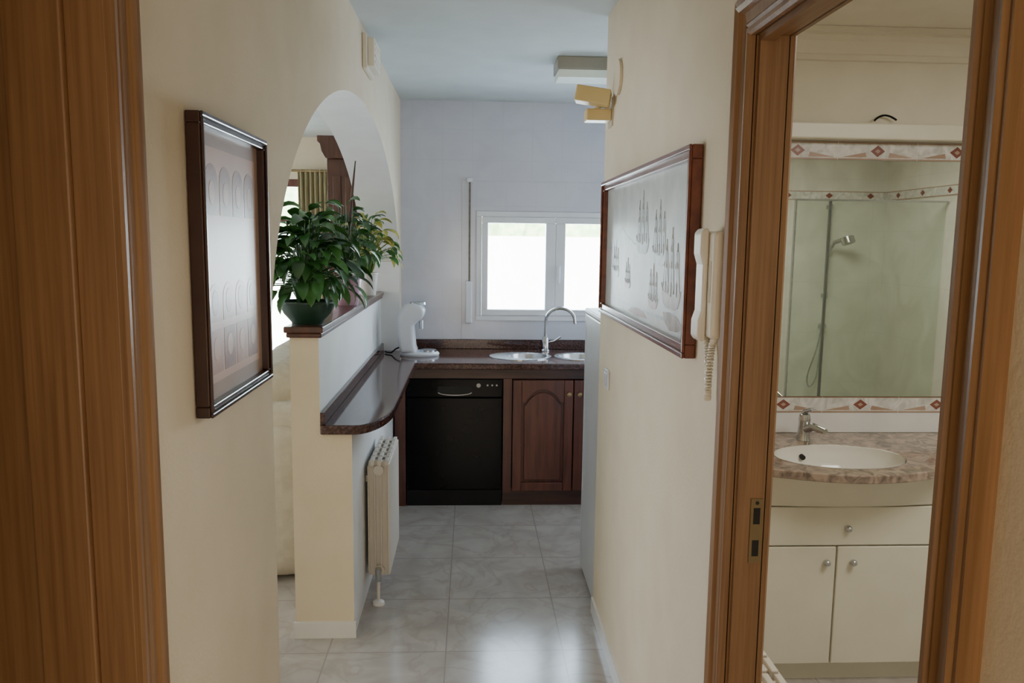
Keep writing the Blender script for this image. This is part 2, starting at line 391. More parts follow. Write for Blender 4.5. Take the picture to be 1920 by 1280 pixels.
# ------------------------------------------------------------------ worktop
WT0, WT1 = .866, .905
corner = [(-.47 + .13*math.sin(t), 3.50 - .37*math.cos(t)) for t in [PI/2*k/12 for k in range(13)]]
poly = [(-.604, 3.13)] + corner + [(-.34, 4.75), (1.6, 4.75), (1.6, YB-.003), (-.477, YB-.003), (-.477, AY1-.003), (-.604, AY1-.003)]
t = thing('worktop', 'polished brown granite worktop running from breakfast bar to sink', 'worktop', (-.4, 3.6, WT0))
slab = MB().prism(poly, 'z', WT0, WT1).build('slab', M['granite'], t)
SK = ((.36, 5.05, .13, .14), (.70, 5.05, .14, .14))
for cx_, cy_, rx_, ry_ in SK:
    cut(slab, MB().prism(ell(cx_, cy_, rx_+.006, ry_+.006), 'z', .8, 1.0))
bv = slab.modifiers.new('bevel', 'BEVEL'); bv.width = .007; bv.segments = 2; bv.limit_method = 'ANGLE'; bv.angle_limit = math.radians(60)
MB().box(-.604, -.586, 3.14, AY1-.004, WT1, WT1+.05).build('upstand', M['granite'], t, bevel=.003)
MB().box(-.475, 1.6, YB-.022, YB-.003, WT1, WT1+.065).build('upstand', M['granite'], t, bevel=.003)

t = thing('kitchen_sink', 'stainless steel sink with two round bowls under the window', 'sink', (.5, 5.05, WT1+.0003))
rims = [MB().prism(ell(.315, 5.04, .20, .175, 48), 'z', WT1+.0003, WT1+.006), MB().prism(ell(.70, 5.04, .165, .17, 48), 'z', WT1+.0003, WT1+.006)]
for rb, (cx_, cy_, rx_, ry_) in zip(rims, SK):
    r_ = rb.build('rim', M['steel'], t)
    cut(r_, MB().prism(ell(cx_, cy_, rx_-.002, ry_-.002), 'z', .8, 1.0))
    MB().lathe((cx_, cy_, WT1), [(1.0, .004), (.985, -.004), (.95, -.06), (.8, -.085), (.15, -.09), (.14, -.095), (.01, -.095)], 40, 0, rx_, ry_, cap0=False).build('bowl', M['steel'], t, smooth=True, recalc=False)
t = thing('kitchen_faucet', 'tall chrome gooseneck faucet behind the kitchen sink', 'faucet', (.50, 5.30, WT1+.001))
MB().lathe((.50, 5.30, WT1+.001), [(.03, 0), (.03, .008), (.024, .014), (.022, .09), (.016, .10)], 24).build('base', M['chrome'], t, smooth=True)
P = [(.50, 5.30, WT1+.09), (.50, 5.30, WT1+.21)]
for k in range(1, 13):
    a = PI - PI*k/12*.95
    P.append((.595 + .095*math.cos(a), 5.30-.05*k/12, WT1+.21+.085*math.sin(a)))
P.append((P[-1][0]+.004, P[-1][1], P[-1][2]-.03))
MB().tube(P, .011, 12).build('spout', M['chrome'], t, smooth=True)
MB().tube([(.522, 5.30, WT1+.06), (.56, 5.29, WT1+.07), (.60, 5.28, WT1+.10)], [.010, .007, .006], 10).build('lever', M['chrome'], t, smooth=True)

# ------------------------------------------------------------------ dishwasher & cabinets
FY = 4.785
t = thing('dishwasher', 'black dishwasher built under the granite worktop', 'dishwasher', (-.1, FY+.3, 0))
MB().box(-.398, .193, FY+.025, 5.37, .02, .803).build('body', M['blackp'], t)
MB().box(-.396, .191, FY, FY+.024, .105, .685).build('door', M['black'], t, bevel=.004)
cp = MB().box(-.396, .191, FY-.002, FY+.024, .69, .803).build('control_panel', M['black'], t, bevel=.004)
hd = MB()
arc = [(-.10 + .105*math.cos(a), .720 - .020*math.sin(a)) for a in [PI*k/14 for k in range(15)]]
arc2 = [(-.10 + .096*math.cos(a), .720 - .014*math.sin(a)) for a in [PI*k/14 for k in range(15)]]
hd.prism(arc + arc2[::-1], 'y', FY-.006, FY-.0025, 0)
hd.prism([(.005, .720), (.005, .757), (-.205, .757), (-.205, .720)] + [(-.10 - .092*math.cos(a), .720 - .012*math.sin(a)) for a in [PI*k/14 for k in range(1, 14)]], 'y', FY-.0032, FY-.0022, 1)
hd.build('handle', [M['dsteel'], M['dark']], cp)
MB().cyl((.045, FY-.012, .765), (.045, FY-.0025, .765), .013, 18).build('knob', M['dsteel'], cp)
for k in range(3): MB().cyl((.10+k*.028, FY-.005, .765), (.10+k*.028, FY-.0022, .765), .006, 12).build('button', M['dsteel'], cp)
MB().box(-.396, .191, FY+.01, FY+.024, .0, .10).build('kick_plate', M['blackp'], t)

t = thing('kitchen_cabinet', 'dark red wood base cabinet with arched panel doors below the sink', 'cabinet', (.6, FY+.3, 0))
b = MB()
b.box(.198, .216, FY+.02, 5.38, .09, .80).box(1.20, 1.218, FY+.02, 5.38, .09, .80).box(.216, 1.20, FY+.02, 5.38, .09, .108).box(.216, 1.20, 5.36, 5.38, .108, .70)
b.box(.198, .25, FY, FY+.02, .09, .805).box(1.0, 1.218, FY, FY+.02, .09, .805)
b.build('body', M['mahog'], t)
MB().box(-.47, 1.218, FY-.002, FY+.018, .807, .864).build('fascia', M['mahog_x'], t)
MB().box(-.468, -.402, FY, 5.2, 0, .805).build('side_panel', M['mahog'], t)
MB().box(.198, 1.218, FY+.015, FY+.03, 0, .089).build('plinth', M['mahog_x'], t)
def arch_door(x0, x1, knob_x):
    z0, z1 = .10, .80
    W = .055
    b = MB()
    b.box(x0, x1, FY-.002, FY+.006, z0, z1)
    b.box(x0, x0+W, FY-.022, FY-.002, z0, z1).box(x1-W, x1, FY-.022, FY-.002, z0, z1).box(x0+W, x1-W, FY-.022, FY-.002, z0, z0+W)
    xm, hw = (x0+x1)/2, (x1-x0)/2-W
    def arch(x, base, rise):
        q = abs(x-xm)/hw
        return base + rise*math.cos(q/.8*PI/2)**.7 if q < .8 else base
    xs = [xm-hw + 2*hw*i/30 for i in range(31)]
    b.prism([(x1-W, z1), (x0+W, z1)] + [(x, arch(x, z1-.14, .08)) for x in xs], 'y', FY-.022, FY-.002)
    d = b.build('door', M['mahog'], t, bevel=.004)
    g = .016
    xs2 = [xm-hw+g + 2*(hw-g)*i/30 for i in range(31)]
    MB().prism([(xm+hw-g, z0+W+g), (xm-hw+g, z0+W+g)] + [(x, arch(x, z1-.14-g, .08)) for x in xs2], 'y', FY-.020, FY-.0022).build('panel', M['mahog'], d, bevel=.014, seg=1)
    kb = MB().lathe((0, 0, 0), [(.006, 0), (.006, .012), (.014, .018), (.014, .026), (.006, .03)], 16)
    kb.bm.transform(Matrix.Translation((knob_x, FY-.0225, .715)) @ Matrix.Rotation(PI/2, 4, 'X'))
    kb.build('knob', M['brass'], d, smooth=True)
arch_door(.255, .627, .60)
arch_door(.633, .995, .665)

# fridge beside the wall end
t = thing('refrigerator', 'low white refrigerator just beyond the end of the right wall', 'refrigerator', (.85, 3.6, 0))
MB().box(.557, 1.14, 3.37, 3.80, .02, 1.30).build('body', M['fridge'], t, bevel=.008)
MB().box(.557, 1.14, 3.804, 3.845, .02, 1.30).build('door', M['fridge'], t, bevel=.008)
MB().box(.555, 1.142, 3.368, 3.85, 1.302, 1.325).build('top', M['fridge'], t, bevel=.006)
for x in (.60, 1.1):
    for y in (3.42, 3.78): MB().cyl((x, y, 0), (x, y, .022), .02, 12).build('foot', M['blackp'], t)

# coffee machine
WC = WT1+.001
t = thing('coffee_machine', 'white rounded coffee machine on the worktop left of the sink', 'coffee machine', (-.37, 5.1, WC))
sil = [(-.095, .018), (-.112, .12), (-.115, .22), (-.10, .29), (-.065, .33), (.0, .335), (.045, .32), (.06, .29), (.055, .25), (.03, .225), (.0, .21), (-.008, .19), (-.005, .12), (.0, .06), (.015, .018)]
MB().prism([(-.36+x, WC+z) for x, z in sil], 'y', 5.02, 5.18).build('body', M['applw'], t, bevel=.03, seg=4, smooth=True)
MB().lathe((-.335, 5.1, WC), [(.125, 0), (.128, .012), (.118, .022), (.02, .022)], 32, 0, 1, .72).build('base', M['applw'], t, smooth=True)
MB().lathe((-.28, 5.1, WC+.022), [(.055, 0), (.055, .012), (.045, .014), (.01, .014)], 24, 0, 1, 1).build('drip_tray', M['steel'], t, smooth=True)
MB().cyl((-.325, 5.1, WC+.17), (-.325, 5.1, WC+.225), .016, 14).build('spout', M['steel'], t)
MB().lathe((-.345, 5.1, WC+.328), [(.055, 0), (.05, .014), (.01, .018)], 24).build('lid', M['steel'], t, smooth=True)
MB().tube([(-.455, 5.12, WC+.05), (-.49, 5.12, WC+.035), (-.52, 5.13, WC+.008), (-.55, 5.15, WC+.007), (-.565, 5.18, WC+.008)], .005, 8).build('power_cord', M['blackp'], t, smooth=True)

# ------------------------------------------------------------------ ledge and plants
tag(MB().box(-.738, -.584, 3.125, AY1-.004, 1.2765, 1.302).box(-.730, -.592, 3.135, AY1-.004, 1.2565, 1.2764).build('ledge', M['mahog_y'], bevel=.005, origin=(-.66, 4.2, 1.2565)),
    'dark red wooden ledge capping the low partition, plants standing on it', 'ledge')
LT = 1.3025
def plant(label, cx_, cy_, potmat, ph, r0, r1, n, spread, hmax, Ls, Ws, mats, weights, stalk=None, hang=.75, dr=(.7, 1.7)):
    t = thing('potted_plant', label, 'plant', (cx_, cy_, LT), 'potted plants on the wooden ledge')
    c = (cx_, cy_, LT)
    MB().lathe(c, [(r0, 0), (r0*1.02, .006), (r0+(r1-r0)*.62, ph*.45), (r1, ph*.9), (r1*1.05, ph*.92), (r1*1.05, ph), (r1*.95, ph), (r1*.9, ph*.85)], 32).build('pot', potmat, t, smooth=True)
    MB().lathe((cx_, cy_, LT), [(r1*.92, ph*.82), (r1*.9, ph*.87), (.005, ph*.9)], 24).build('soil', M['soil'], t)
    b = MB()
    for i in range(n):
        a = 2*PI*i*.381966 + random.uniform(-.3, .3)
        q = ((i+.5)/n)**.7
        rad = spread*q*random.uniform(.5, .9)
        z = ph + hmax*(1 - hang*q*q)*random.uniform(.55, 1.0)
        p0 = Vector((cx_ + .3*r1*math.cos(a), cy_ + .3*r1*math.sin(a), LT+ph*.88))
        p2 = Vector((cx_ + rad*math.cos(a), cy_ + rad*math.sin(a), LT+z))
        p1 = p0.lerp(p2, .5) + Vector((-.2*rad*math.cos(a), -.2*rad*math.sin(a), .04))
        mi = random.choices(range(len(mats)), weights)[0]
        b.tube([p0, p1, p2], [.0025, .0022, .0016], 5, mi, False)
        L_ = Ls*random.uniform(.7, 1.2)
        b.leaf(p2, a + random.uniform(-.6, .6), .85 - 1.2*q + random.uniform(-.3, .3), L_, Ws*random.uniform(.75, 1.2), random.uniform(*dr), mi)
    b.build('foliage', mats, t, smooth=True, recalc=False)
    if stalk: MB().tube(stalk, [.007]*(len(stalk)-1)+[.003], 8).build('stalk', M['stem'], t)
    return t
plant('lush broad-leaved green plant in the dark green bowl at ledge end', -.67, 3.26, M['potg'], .092, .062, .113, 230, .25, .37, .115, .042, [M['leaf'], M['leaf2'], M['leafd']], [4, 3, 1], hang=.82)
plant('darker plant in the mauve pot with a tall bare stalk', -.655, 4.18, M['potm'], .15, .06, .08, 80, .20, .38, .10, .040, [M['leafd'], M['leaf']], [2, 3],
      [(-.655, 4.18, LT+.1), (-.640, 4.18, LT+.35), (-.618, 4.18, LT+.58), (-.60, 4.18, LT+.74)], hang=.6)
plant('yellowing leafy plant in the pale pot farthest along the ledge', -.635, 4.90, M['potw'], .14, .045, .06, 130, .25, .36, .09, .038, [M['leaf2'], M['leafy'], M['leaf']], [3, 5, 2], hang=.7)

# ------------------------------------------------------------------ radiators
def radiator(label, x0, x1, y0, n, z0, z1, pitch=.075):
    t = thing('radiator', label, 'radiator', ((x0+x1)/2, y0, 0))
    xm = (x0+x1)/2
    for k in range(n):
        a = y0 + k*pitch; c = a + pitch - .003; m_ = (a+c)/2
        b = MB()
        b.box(x1-.010, x1, a, c, z0+.01, z1-.02)
        b.box(x0+.004, x1-.010, m_-.016, m_+.016, z0, z1-.012)
        b.box(x0, x0+.006, a+.006, c-.006, z0+.02, z1-.03)
        b.box(x0+.03, x0+.036, a+.002, c-.002, z0+.03, z1-.03).box(x1-.042, x1-.036, a+.002, c-.002, z0+.03, z1-.03)
        b.cyl((xm, a, z0+.03), (xm, c+.003, z0+.03), .024, 14).cyl((xm, a, z1-.05), (xm, c+.003, z1-.05), .024, 14)
        for q in range(3):
            b.box(x0+.012+q*.032, x0+.030+q*.032, a+.004, c-.004, z1-.03, z1-.002*q)
        b.build('section', M['radi'], t, bevel=.003)
    MB().cyl((xm, y0-.03, z0+.03), (xm, y0, z0+.03), .013, 14).cyl((xm, y0-.03, z0-.005), (xm, y0-.03, z0+.055), .014, 14).build('valve', M['chrome'], t)
    MB().cyl((xm, y0-.03, 0.0), (xm, y0-.03, z0-.005), .007, 10).build('pipe', M['radi'], t)
    MB().lathe((xm, y0-.03, .0005), [(.028, 0), (.026, .012), (.012, .02)], 20).build('floor_collar', M['bwhite'], t, smooth=True)
    MB().box(XL+.001 if x0 < 0 else XRR+.001, x0+.01, y0+.06, y0+.09, z1-.12, z1-.09).build('bracket', M['radi'], t)
    return t
radiator('cream ribbed radiator hung on the partition under the breakfast bar', -.465, -.365, 3.48, 6, .115, .665)
radiator('white radiator low inside the bathroom behind the door jamb', .66, .765, 1.70, 9, .115, .62)

# ------------------------------------------------------------------ pictures
def rect_frame(b, x0, x1, y0, y1, z0, z1, w):
    b.box(x0, x1, y0, y1, z0, z0+w).box(x0, x1, y0, y1, z1-w, z1).box(x0, x1, y0, y0+w, z0+w, z1-w).box(x0, x1, y1-w, y1, z0+w, z1-w)
def rc(a, c, e, f): return [(a, e), (c, e), (c, f), (a, f)]
# left: photo board
t = thing('framed_picture', 'dark framed photo collage hanging on the left wall', 'picture', (XL+.02, 1.55, 1.345))
y0, y1, z0, z1 = 1.378, 1.80, 1.334, 1.858
b = MB(); rect_frame(b, XL+.001, XL+.026, y0, y1, z0, z1, .020); rect_frame(b, XL+.026, XL+.031, y0, y1, z0, z1, .009)
b.build('frame', M['frame_l'], t, bevel=.003)
b = MB(); xs = XL+.012
b.box(XL+.004, xs, y0+.018, y1-.018, z0+.018, z1-.018, 0)
def flat(pts, mi, dx): b.prism(pts, 'x', xs, xs+dx, mi)
flat(rc(y0+.045, y1-.045, z0+.05, z1-.05), 1, .0004)
for k in range(4):
    a = y0+.056+k*.080
    ar0 = [(a, z1-.17), (a, z1-.11)] + [(a+.035-.035*math.cos(PI*j/8), z1-.11+.032*math.sin(PI*j/8)) for j in range(1, 8)] + [(a+.07, z1-.11), (a+.07, z1-.17)]
    flat(ar0, 2, .0008)
    ar = [(a, z0+.16), (a, z0+.20)] + [(a+.035-.035*math.cos(PI*j/8), z0+.20+.03*math.sin(PI*j/8)) for j in range(1, 8)] + [(a+.07, z0+.20), (a+.07, z0+.16)]
    flat(ar, 3, .0008)
    flat(rc(a, a+.07, z0+.065, z0+.145), 2 if k % 2 else 3, .0008)
    flat(ell(a+.035, z0+.195, .018, .024, 16), 2, .0011)
    flat(ell(a+.035, z0+.110, .017, .022, 16), 1, .0011)
    flat(ell(a+.035, z1-.130, .016, .022, 16), 3, .0011)
b.build('print', [M['poster_m'], M['poster'], M['poster_d'], M['poster_p']], t)

# right: harbour drawing
t = thing('framed_picture', 'long red-brown framed drawing of sailing ships on right wall', 'picture', (XR-.02, 2.55, 1.37))
y0, y1, z0, z1 = 1.90, 3.20, 1.366, 1.882
b = MB(); rect_frame(b, XR-.028, XR-.001, y0, y1, z0, z1, .034); rect_frame(b, XR-.036, XR-.028, y0, y1, z0, z1, .014)
b.build('frame', M['frame_r'], t, bevel=.003)
b = MB(); xs = XR-.012
b.box(xs, XR-.004, y0+.03, y1-.03, z0+.03, z1-.03, 0)
def flat2(pts, mi, dx): b.prism(pts, 'x', xs-dx, xs, mi)
def ship(yc, zc, s, mi, ml=2, ms=1):
    flat2([(yc-.5*s, zc+.16*s), (yc-.44*s, zc+.02*s), (yc-.36*s, zc-.07*s), (yc-.2*s, zc-.1*s), (yc+.25*s, zc-.1*s), (yc+.38*s, zc-.05*s), (yc+.46*s, zc+.06*s), (yc+.52*s, zc+.22*s), (yc+.4*s, zc+.12*s), (yc, zc+.06*s), (yc-.3*s, zc+.08*s)], mi, .0008)
    for q, hh in ((-.28, .75), (0, .95), (.28, .8)):
        yy = yc+q*s
        flat2(rc(yy-.008*s, yy+.008*s, zc+.05*s, zc+hh*s), ml, .0010)
        for lo_, hi_, wd in ((.2, .43, .12), (.47, .64, .09), (.68, .8, .06)):
            if hi_ < hh:
                bot = [(yy-wd*s+2*wd*s*j/6, zc+lo_*s+.05*s*math.sin(PI*j/6)) for j in range(7)]
                flat2(bot + [(yy+wd*.8*s, zc+hi_*s), (yy-wd*.8*s, zc+hi_*s)], ms, .0006)
                flat2(rc(yy-wd*.8*s, yy+wd*.8*s, zc+hi_*s-.0012, zc+hi_*s), ml, .0009)
        for e in (-1, 1):
            flat2([(yy, zc+hh*s), (yy+.002, zc+hh*s), (yy+e*.16*s+.002, zc+.1*s), (yy+e*.16*s, zc+.1*s)], ml, .0008)
ship(2.12, 1.49, .21, 3, 3, 1); ship(2.27, 1.60, .18, 1); ship(2.50, 1.63, .19, 2, 2); ship(2.33, 1.465, .13, 4, 3); ship(2.95, 1.53, .13, 1, 1); ship(2.72, 1.50, .10, 4, 2)
flat2([(1.98, 1.43), (2.04, 1.415), (2.12, 1.41), (2.18, 1.43), (2.2, 1.455), (2.12, 1.46), (2.05, 1.455)], 3, .0005)
flat2([(2.4, 1.415), (2.55, 1.41), (2.7, 1.415), (2.64, 1.43), (2.55, 1.436), (2.46, 1.432)], 4, .0006)
flat2([(2.6, 1.64), (2.85, 1.635), (3.1, 1.62), (3.06, 1.65), (3.0, 1.665), (2.93, 1.69), (2.85, 1.70), (2.75, 1.67), (2.68, 1.655)], 1, .0004)
flat2([(1.96, 1.43), (3.1, 1.43), (3.0, 1.440), (2.4, 1.437), (2.1, 1.442)], 1, .0003)
b.build('print', [M['paper'], M['ink_l'], M['ink_m'], M['ink_b'], M['ink_r']], t)

# ------------------------------------------------------------------ right wall fittings
t = thing('intercom_phone', 'ivory intercom handset with coiled cord beside the bathroom door', 'intercom', (XR-.02, 1.72, 1.43))
MB().box(XR-.036, XR-.001, 1.674, 1.778, 1.442, 1.674).build('base', M['ivory'], t, bevel=.009, seg=3)
hs = [(XR-.0365, 1.434), (XR-.0365, 1.679), (XR-.046, 1.681), (XR-.055, 1.671), (XR-.055, 1.625), (XR-.048, 1.602), (XR-.048, 1.500), (XR-.055, 1.478), (XR-.055, 1.442), (XR-.046, 1.432)]
MB().prism(hs, 'y', 1.706, 1.762).build('handset', M['ivory'], t, bevel=.006, seg=3)
MB().box(XR-.0372, XR-.0362, 1.684, 1.701, 1.52, 1.61).build('button_panel', M['beige'], t)
P = []
for k in range(381):
    q = k/380
    ang_ = PI*2*q
    z = 1.440 - .070*(1-math.cos(ang_))
    y = 1.758 - .066*q - .012*math.sin(ang_)
    P.append((XR-.020+.0065*math.cos(k*.95), y+.006*math.sin(k*.95), z))
MB().tube(P, .0024, 5).build('cord', M['ivory'], t, smooth=True)

t = thing('light_switch', 'small white switch on right wall below the ship picture', 'switch', (XR, 3.12, 1.06))
MB().box(XR-.010, XR-.0005, 3.08, 3.16, 1.06, 1.14).build('plate', M['pvc'], t, bevel=.003)
MB().box(XR-.014, XR-.0101, 3.095, 3.145, 1.075, 1.125).build('rocker', M['pvc'], t, bevel=.002)

b = MB().cyl((XR-.012, 3.05, 2.26), (XR+.002, 3.05, 2.26), .066, 32, 0, .062)
tag(b.build('junction_cover', M['cream'], origin=(XR, 3.05, 2.19), smooth=True), 'round cream junction cover high on the right wall', 'wall cover')

t = thing('motion_sensor', 'yellowed boxy sensor on a bracket high at right wall end', 'sensor', (XR-.02, 3.21, 2.12))
MB().box(XR-.006, XR+.002, 3.165, 3.255, 2.10, 2.21).build('wall_plate', M['beige'], t)
MB().box(XR-.105, XR-.0062, 3.17, 3.25, 2.12, 2.165).build('base', M['yellowp'], t, bevel=.005)
T = Matrix.Translation((XR-.085, 3.16, 2.208)) @ Matrix.Rotation(math.radians(10), 4, 'Y') @ Matrix.Rotation(math.radians(-12), 4, 'Z')
MB().box(-.065, .07, -.04, .04, -.030, .030, 0, T).build('head', M['yellowp'], t, bevel=.005)
MB().cyl((XR-.06, 3.19, 2.16), (XR-.065, 3.18, 2.19), .014, 12).build('swivel', M['beige'], t)

t = thing('door_chime', 'ivory box chime high on the left wall by the arch', 'chime', (XL+.03, 3.7, 2.37))
MB().box(XL+.0005, XL+.022, 3.58, 3.86, 2.38, 2.53).build('base', M['ivory'], t, bevel=.006)
b = MB().box(XL+.0225, XL+.050, 3.60, 3.84, 2.395, 2.515)
for k in range(4): b.box(XL+.050, XL+.053, 3.63, 3.81, 2.415+k*.025, 2.425+k*.025)
b.build('cover', M['ivory'], t, bevel=.005)

t = thing('ceiling_light', 'long switched-off box light on the kitchen ceiling', 'ceiling light', (.9, 4.2, 2.46))
MB().box(.42, 1.55, 4.06, 4.28, 2.50, H-.001).build('housing', M['lampgrey'], t, bevel=.004)
MB().prism([(4.07, 2.50), (4.27, 2.50), (4.25, 2.462), (4.09, 2.462)], 'x', .425, 1.545).build('diffuser', M['diff'], t, bevel=.006)

# ------------------------------------------------------------------ living room beyond the arch
t = thing('sofa', 'cream fabric sofa behind the low partition', 'sofa', (-1.25, 4.7, 0))
MB().box(-1.72, -.80, 3.72, 5.7, .02, .40).build('base', M['sofa'], t, bevel=.02, seg=3)
MB().box(-1.02, -.80, 3.74, 5.68, .40, .86).build('backrest', M['sofa'], t, bevel=.06, seg=4)
for y in (3.66, 5.52):
    MB().box(-1.70, -.79, y, y+.22, .015, .76).build('arm', M['sofa'], t, bevel=.10, seg=5, smooth=True)
for k in range(2):
    y = 3.89 + k*.815
    MB().box(-1.70, -1.03, y, y+.81, .41, .56).build('seat_cushion', M['sofa'], t, bevel=.05, seg=4, smooth=True)
    MB().box(-1.22, -.86, y-.06, y+.74, .60, 1.02).build('back_cushion', M['sofa'], t, bevel=.12, seg=5, smooth=True)
for x in (-1.62, -.9):
    for y in (3.80, 5.6): MB().cyl((x, y, 0), (x, y, .03), .025, 12).build('foot', M['stem'], t)

w2 = sempty('window_2', (-2.1, 7.5, .05))
b = MB()
b.box(-2.75, -1.5, 7.5, 7.6, .05, .12).box(-2.75, -1.5, 7.5, 7.6, 2.11, 2.18).box(-2.75, -2.69, 7.5, 7.6, .12, 2.11).box(-1.56, -1.5, 7.5, 7.6, .12, 2.11).box(-2.15, -2.09, 7.5, 7.6, .12, 2.11)
b.build('window_frame', M['mahog'], w2)
MB().box(-2.69, -1.56, 7.51, 7.55, 1.79, 1.83).build('transom', M['mahog'], w2)
MB().box(-2.69, -1.56, 7.56, 7.565, .12, 2.11).build('pane', M['glass'], w2)
t = thing('curtain', 'olive gold pleated curtain on a rod in the living room', 'curtain', (-1.45, 7.38, .03))
b = MB(); rows = []
for i in range(61):
    x = -1.58 + .34*i/60
    yy = 7.38 + .028*math.sin(i*2*PI/7.5)
    rows.append((b.bm.verts.new((x, yy, .03)), b.bm.verts.new((x, yy+.01, 2.20)), b.bm.verts.new((x, yy*.5+7.38*.5, 2.26))))
for a, c in zip(rows, rows[1:]):
    b.face([a[0], c[0], c[1], a[1]]); b.face([a[1], c[1], c[2], a[2]])
b.build('drape', M['curtain'], t, smooth=True, recalc=False)
MB().cyl((-2.95, 7.38, 2.245), (-1.18, 7.38, 2.245), .014, 14).ball((-1.17, 7.38, 2.245), .025).ball((-2.96, 7.38, 2.245), .025).box(-1.22, -1.20, 7.39, 7.499, 2.235, 2.255).box(-2.9, -2.88, 7.39, 7.499, 2.235, 2.255).build('rod', M['brass'], t, smooth=True)

t = thing('wooden_cabinet', 'tall dark wood cabinet with crown moulding seen through the arch', 'cabinet', (-.9, 6.15, 0))
MB().box(-1.06, -.735, 5.95, 6.4, .08, 2.22).build('body', M['mahog_d'], t, bevel=.004)
MB().prism([(-1.06, 2.22), (-.735, 2.22), (-.735, 2.38), (-1.12, 2.38), (-1.12, 2.34), (-1.10, 2.32), (-1.09, 2.27), (-1.075, 2.24)], 'y', 5.90, 6.42).build('crown', M['mahog_d'], t, bevel=.003)
MB().box(-1.075, -.735, 5.94, 6.41, 0, .08).build('plinth', M['mahog_d'], t)
for k in range(3): MB().box(-1.02+k*.09, -.96+k*.09, 5.94, 5.949, .2, 2.1).build('flute', M['mahog_d'], t, bevel=.004)

# ------------------------------------------------------------------ bathroom
MY = 3.2
def border(name, x0, x1, z0, z1, first):
    b = MB()
    b.box(x0, x1, MY-.006, MY-.0002, z0, z1, 0)
    zm = (z0+z1)/2
    b.box(x0, x1, MY-.0064, MY-.006, z0, z0+.006, 2).box(x0, x1, MY-.0064, MY-.006, z1-.006, z1, 2)
    x = first
    while x < x1-.02:
        if x > x0+.02:
            b.prism([(x-.03, zm), (x, z0+.012), (x+.03, zm), (x, z1-.012)], 'y', MY-.0066, MY-.006, 1)
            b.prism([(x-.012, zm), (x, z0+.026), (x+.012, zm), (x, z1-.026)], 'y', MY-.0070, MY-.0066, 2)
            if x+.165 < x1-.05:
                for s_ in (-1, 1):
                    b.prism([(x+s_*.045, z0+.010), (x+s_*.15, z0+.010), (x+s_*.05, zm-.005)], 'y', MY-.0064, MY-.006, 2)
            b.box(x+.164, x+.166, MY-.0066, MY-.006, z0, z1, 3)
        x += .33
    return struct(b.build(name, [M['border'], M['red'], M['tan'], M['bwhite']]))
border('trim_1', .62, 2.6, 1.988, 2.058, .975)
border('trim_2', .62, 2.6, .948, 1.016, .975)
b = MB().box(.62, 2.6, MY-.004, MY-.0002, .862, .947)
struct(b.build('trim_3', M['bwhite']))
b = MB().box(XRR+.001, 3.249, .2302, .236, 1.988, 2.058, 0).box(3.243, 3.2498, .237, 3.1, 1.988, 2.058, 0)
for k in range(8):
    x = .8+k*.33; zm = 2.023
    b.prism([(x-.03, zm), (x, 2.0), (x+.03, zm), (x, 2.046)], 'y', .236, .2366, 1)
    y = .4+k*.33
    b.prism([(y-.03, zm), (y, 2.0), (y+.03, zm), (y, 2.046)], 'x', 3.2424, 3.243, 1)
b.box(XRR+.001, 3.243, .236, .2364, 1.988, 1.995, 2).box(XRR+.001, 3.243, .236, .2364, 2.051, 2.058, 2)
b.box(3.2426, 3.243, .237, 3.1, 1.988, 1.995, 2).box(3.2426, 3.243, .237, 3.1, 2.051, 2.058, 2)
struct(b.build('trim_4', [M['border'], M['red'], M['tan']]))
cor = [(MY-.005, 2.37), (MY-.022, 2.372), (MY-.022, 2.392), (MY-.032, 2.394), (MY-.045, 2.41), (MY-.06, 2.435), (MY-.085, 2.45), (MY-.085, 2.460), (MY-.105, 2.462), (MY-.105, 2.479), (MY-.005, 2.479)]
struct(MB().prism(cor, 'x', .62, 3.24).build('trim_5', M['bpaint']))
tag(MB().box(.64, 2.4, MY-.07, MY-.0005, 2.062, 2.125).build('mirror_shelf', M['vanity'], bevel=.006, origin=(1.5, MY-.03, 2.062)), 'cream ledge running above the tile border over the mirror', 'ledge')
P = []
for k in range(17):
    q = k/16
    P.append((1.60 + .09*q**1.2, 3.17, 2.129 + .032*math.sin(PI*min(1, .1+q*.75))))
tag(MB().tube(P, .004, 8).build('wire', M['blackp'], origin=(1.63, 3.17, 2.126), smooth=True), 'loose black wire sticking up above the mirror ledge', 'wire')
tag(MB().box(.90, 2.25, MY-.012, MY-.0005, 1.018, 1.986).build('mirror', M['mirror'], origin=(1.5, MY, 1.018)), 'wide frameless bathroom mirror between two tile borders', 'mirror')

VX0, VX1, VY = .94, 1.80, 2.755
t = thing('vanity_unit', 'ivory vanity cabinet with one drawer and two doors', 'vanity', (1.37, 2.97, 0))
b = MB().box(VX0, VX0+.018, VY, 3.193, .08, .70).box(VX1-.018, VX1, VY, 3.193, .08, .70).box(VX0+.018, VX1-.018, VY+.02, 3.193, .08, .10).box(VX0+.018, VX1-.018, VY+.006, VY+.02, .10, .70)
b.build('body', M['vanity'], t)
apr = [(VX0, 3.19), (VX0, VY)] + [(VX0 + (VX1-VX0)*k/24, VY - .13*math.sin(PI*k/24)) for k in range(1, 24)] + [(VX1, VY), (VX1, 3.19)]
aprb = [(VX0, 3.19), (VX0, VY)] + [(VX0 + (VX1-VX0)*k/24, VY - .035*math.sin(PI*k/24)) for k in range(1, 24)] + [(VX1, VY), (VX1, 3.19)]
b = MB()
A = [b.bm.verts.new((p[0], p[1], .828)) for p in apr]; Bq = [b.bm.verts.new((p[0], p[1], .702)) for p in aprb]
for k in range(len(A)-1): b.face([A[k], A[k+1], Bq[k+1], Bq[k]])
b.face(Bq)
b.build('apron', M['vanity'], t, smooth=True)
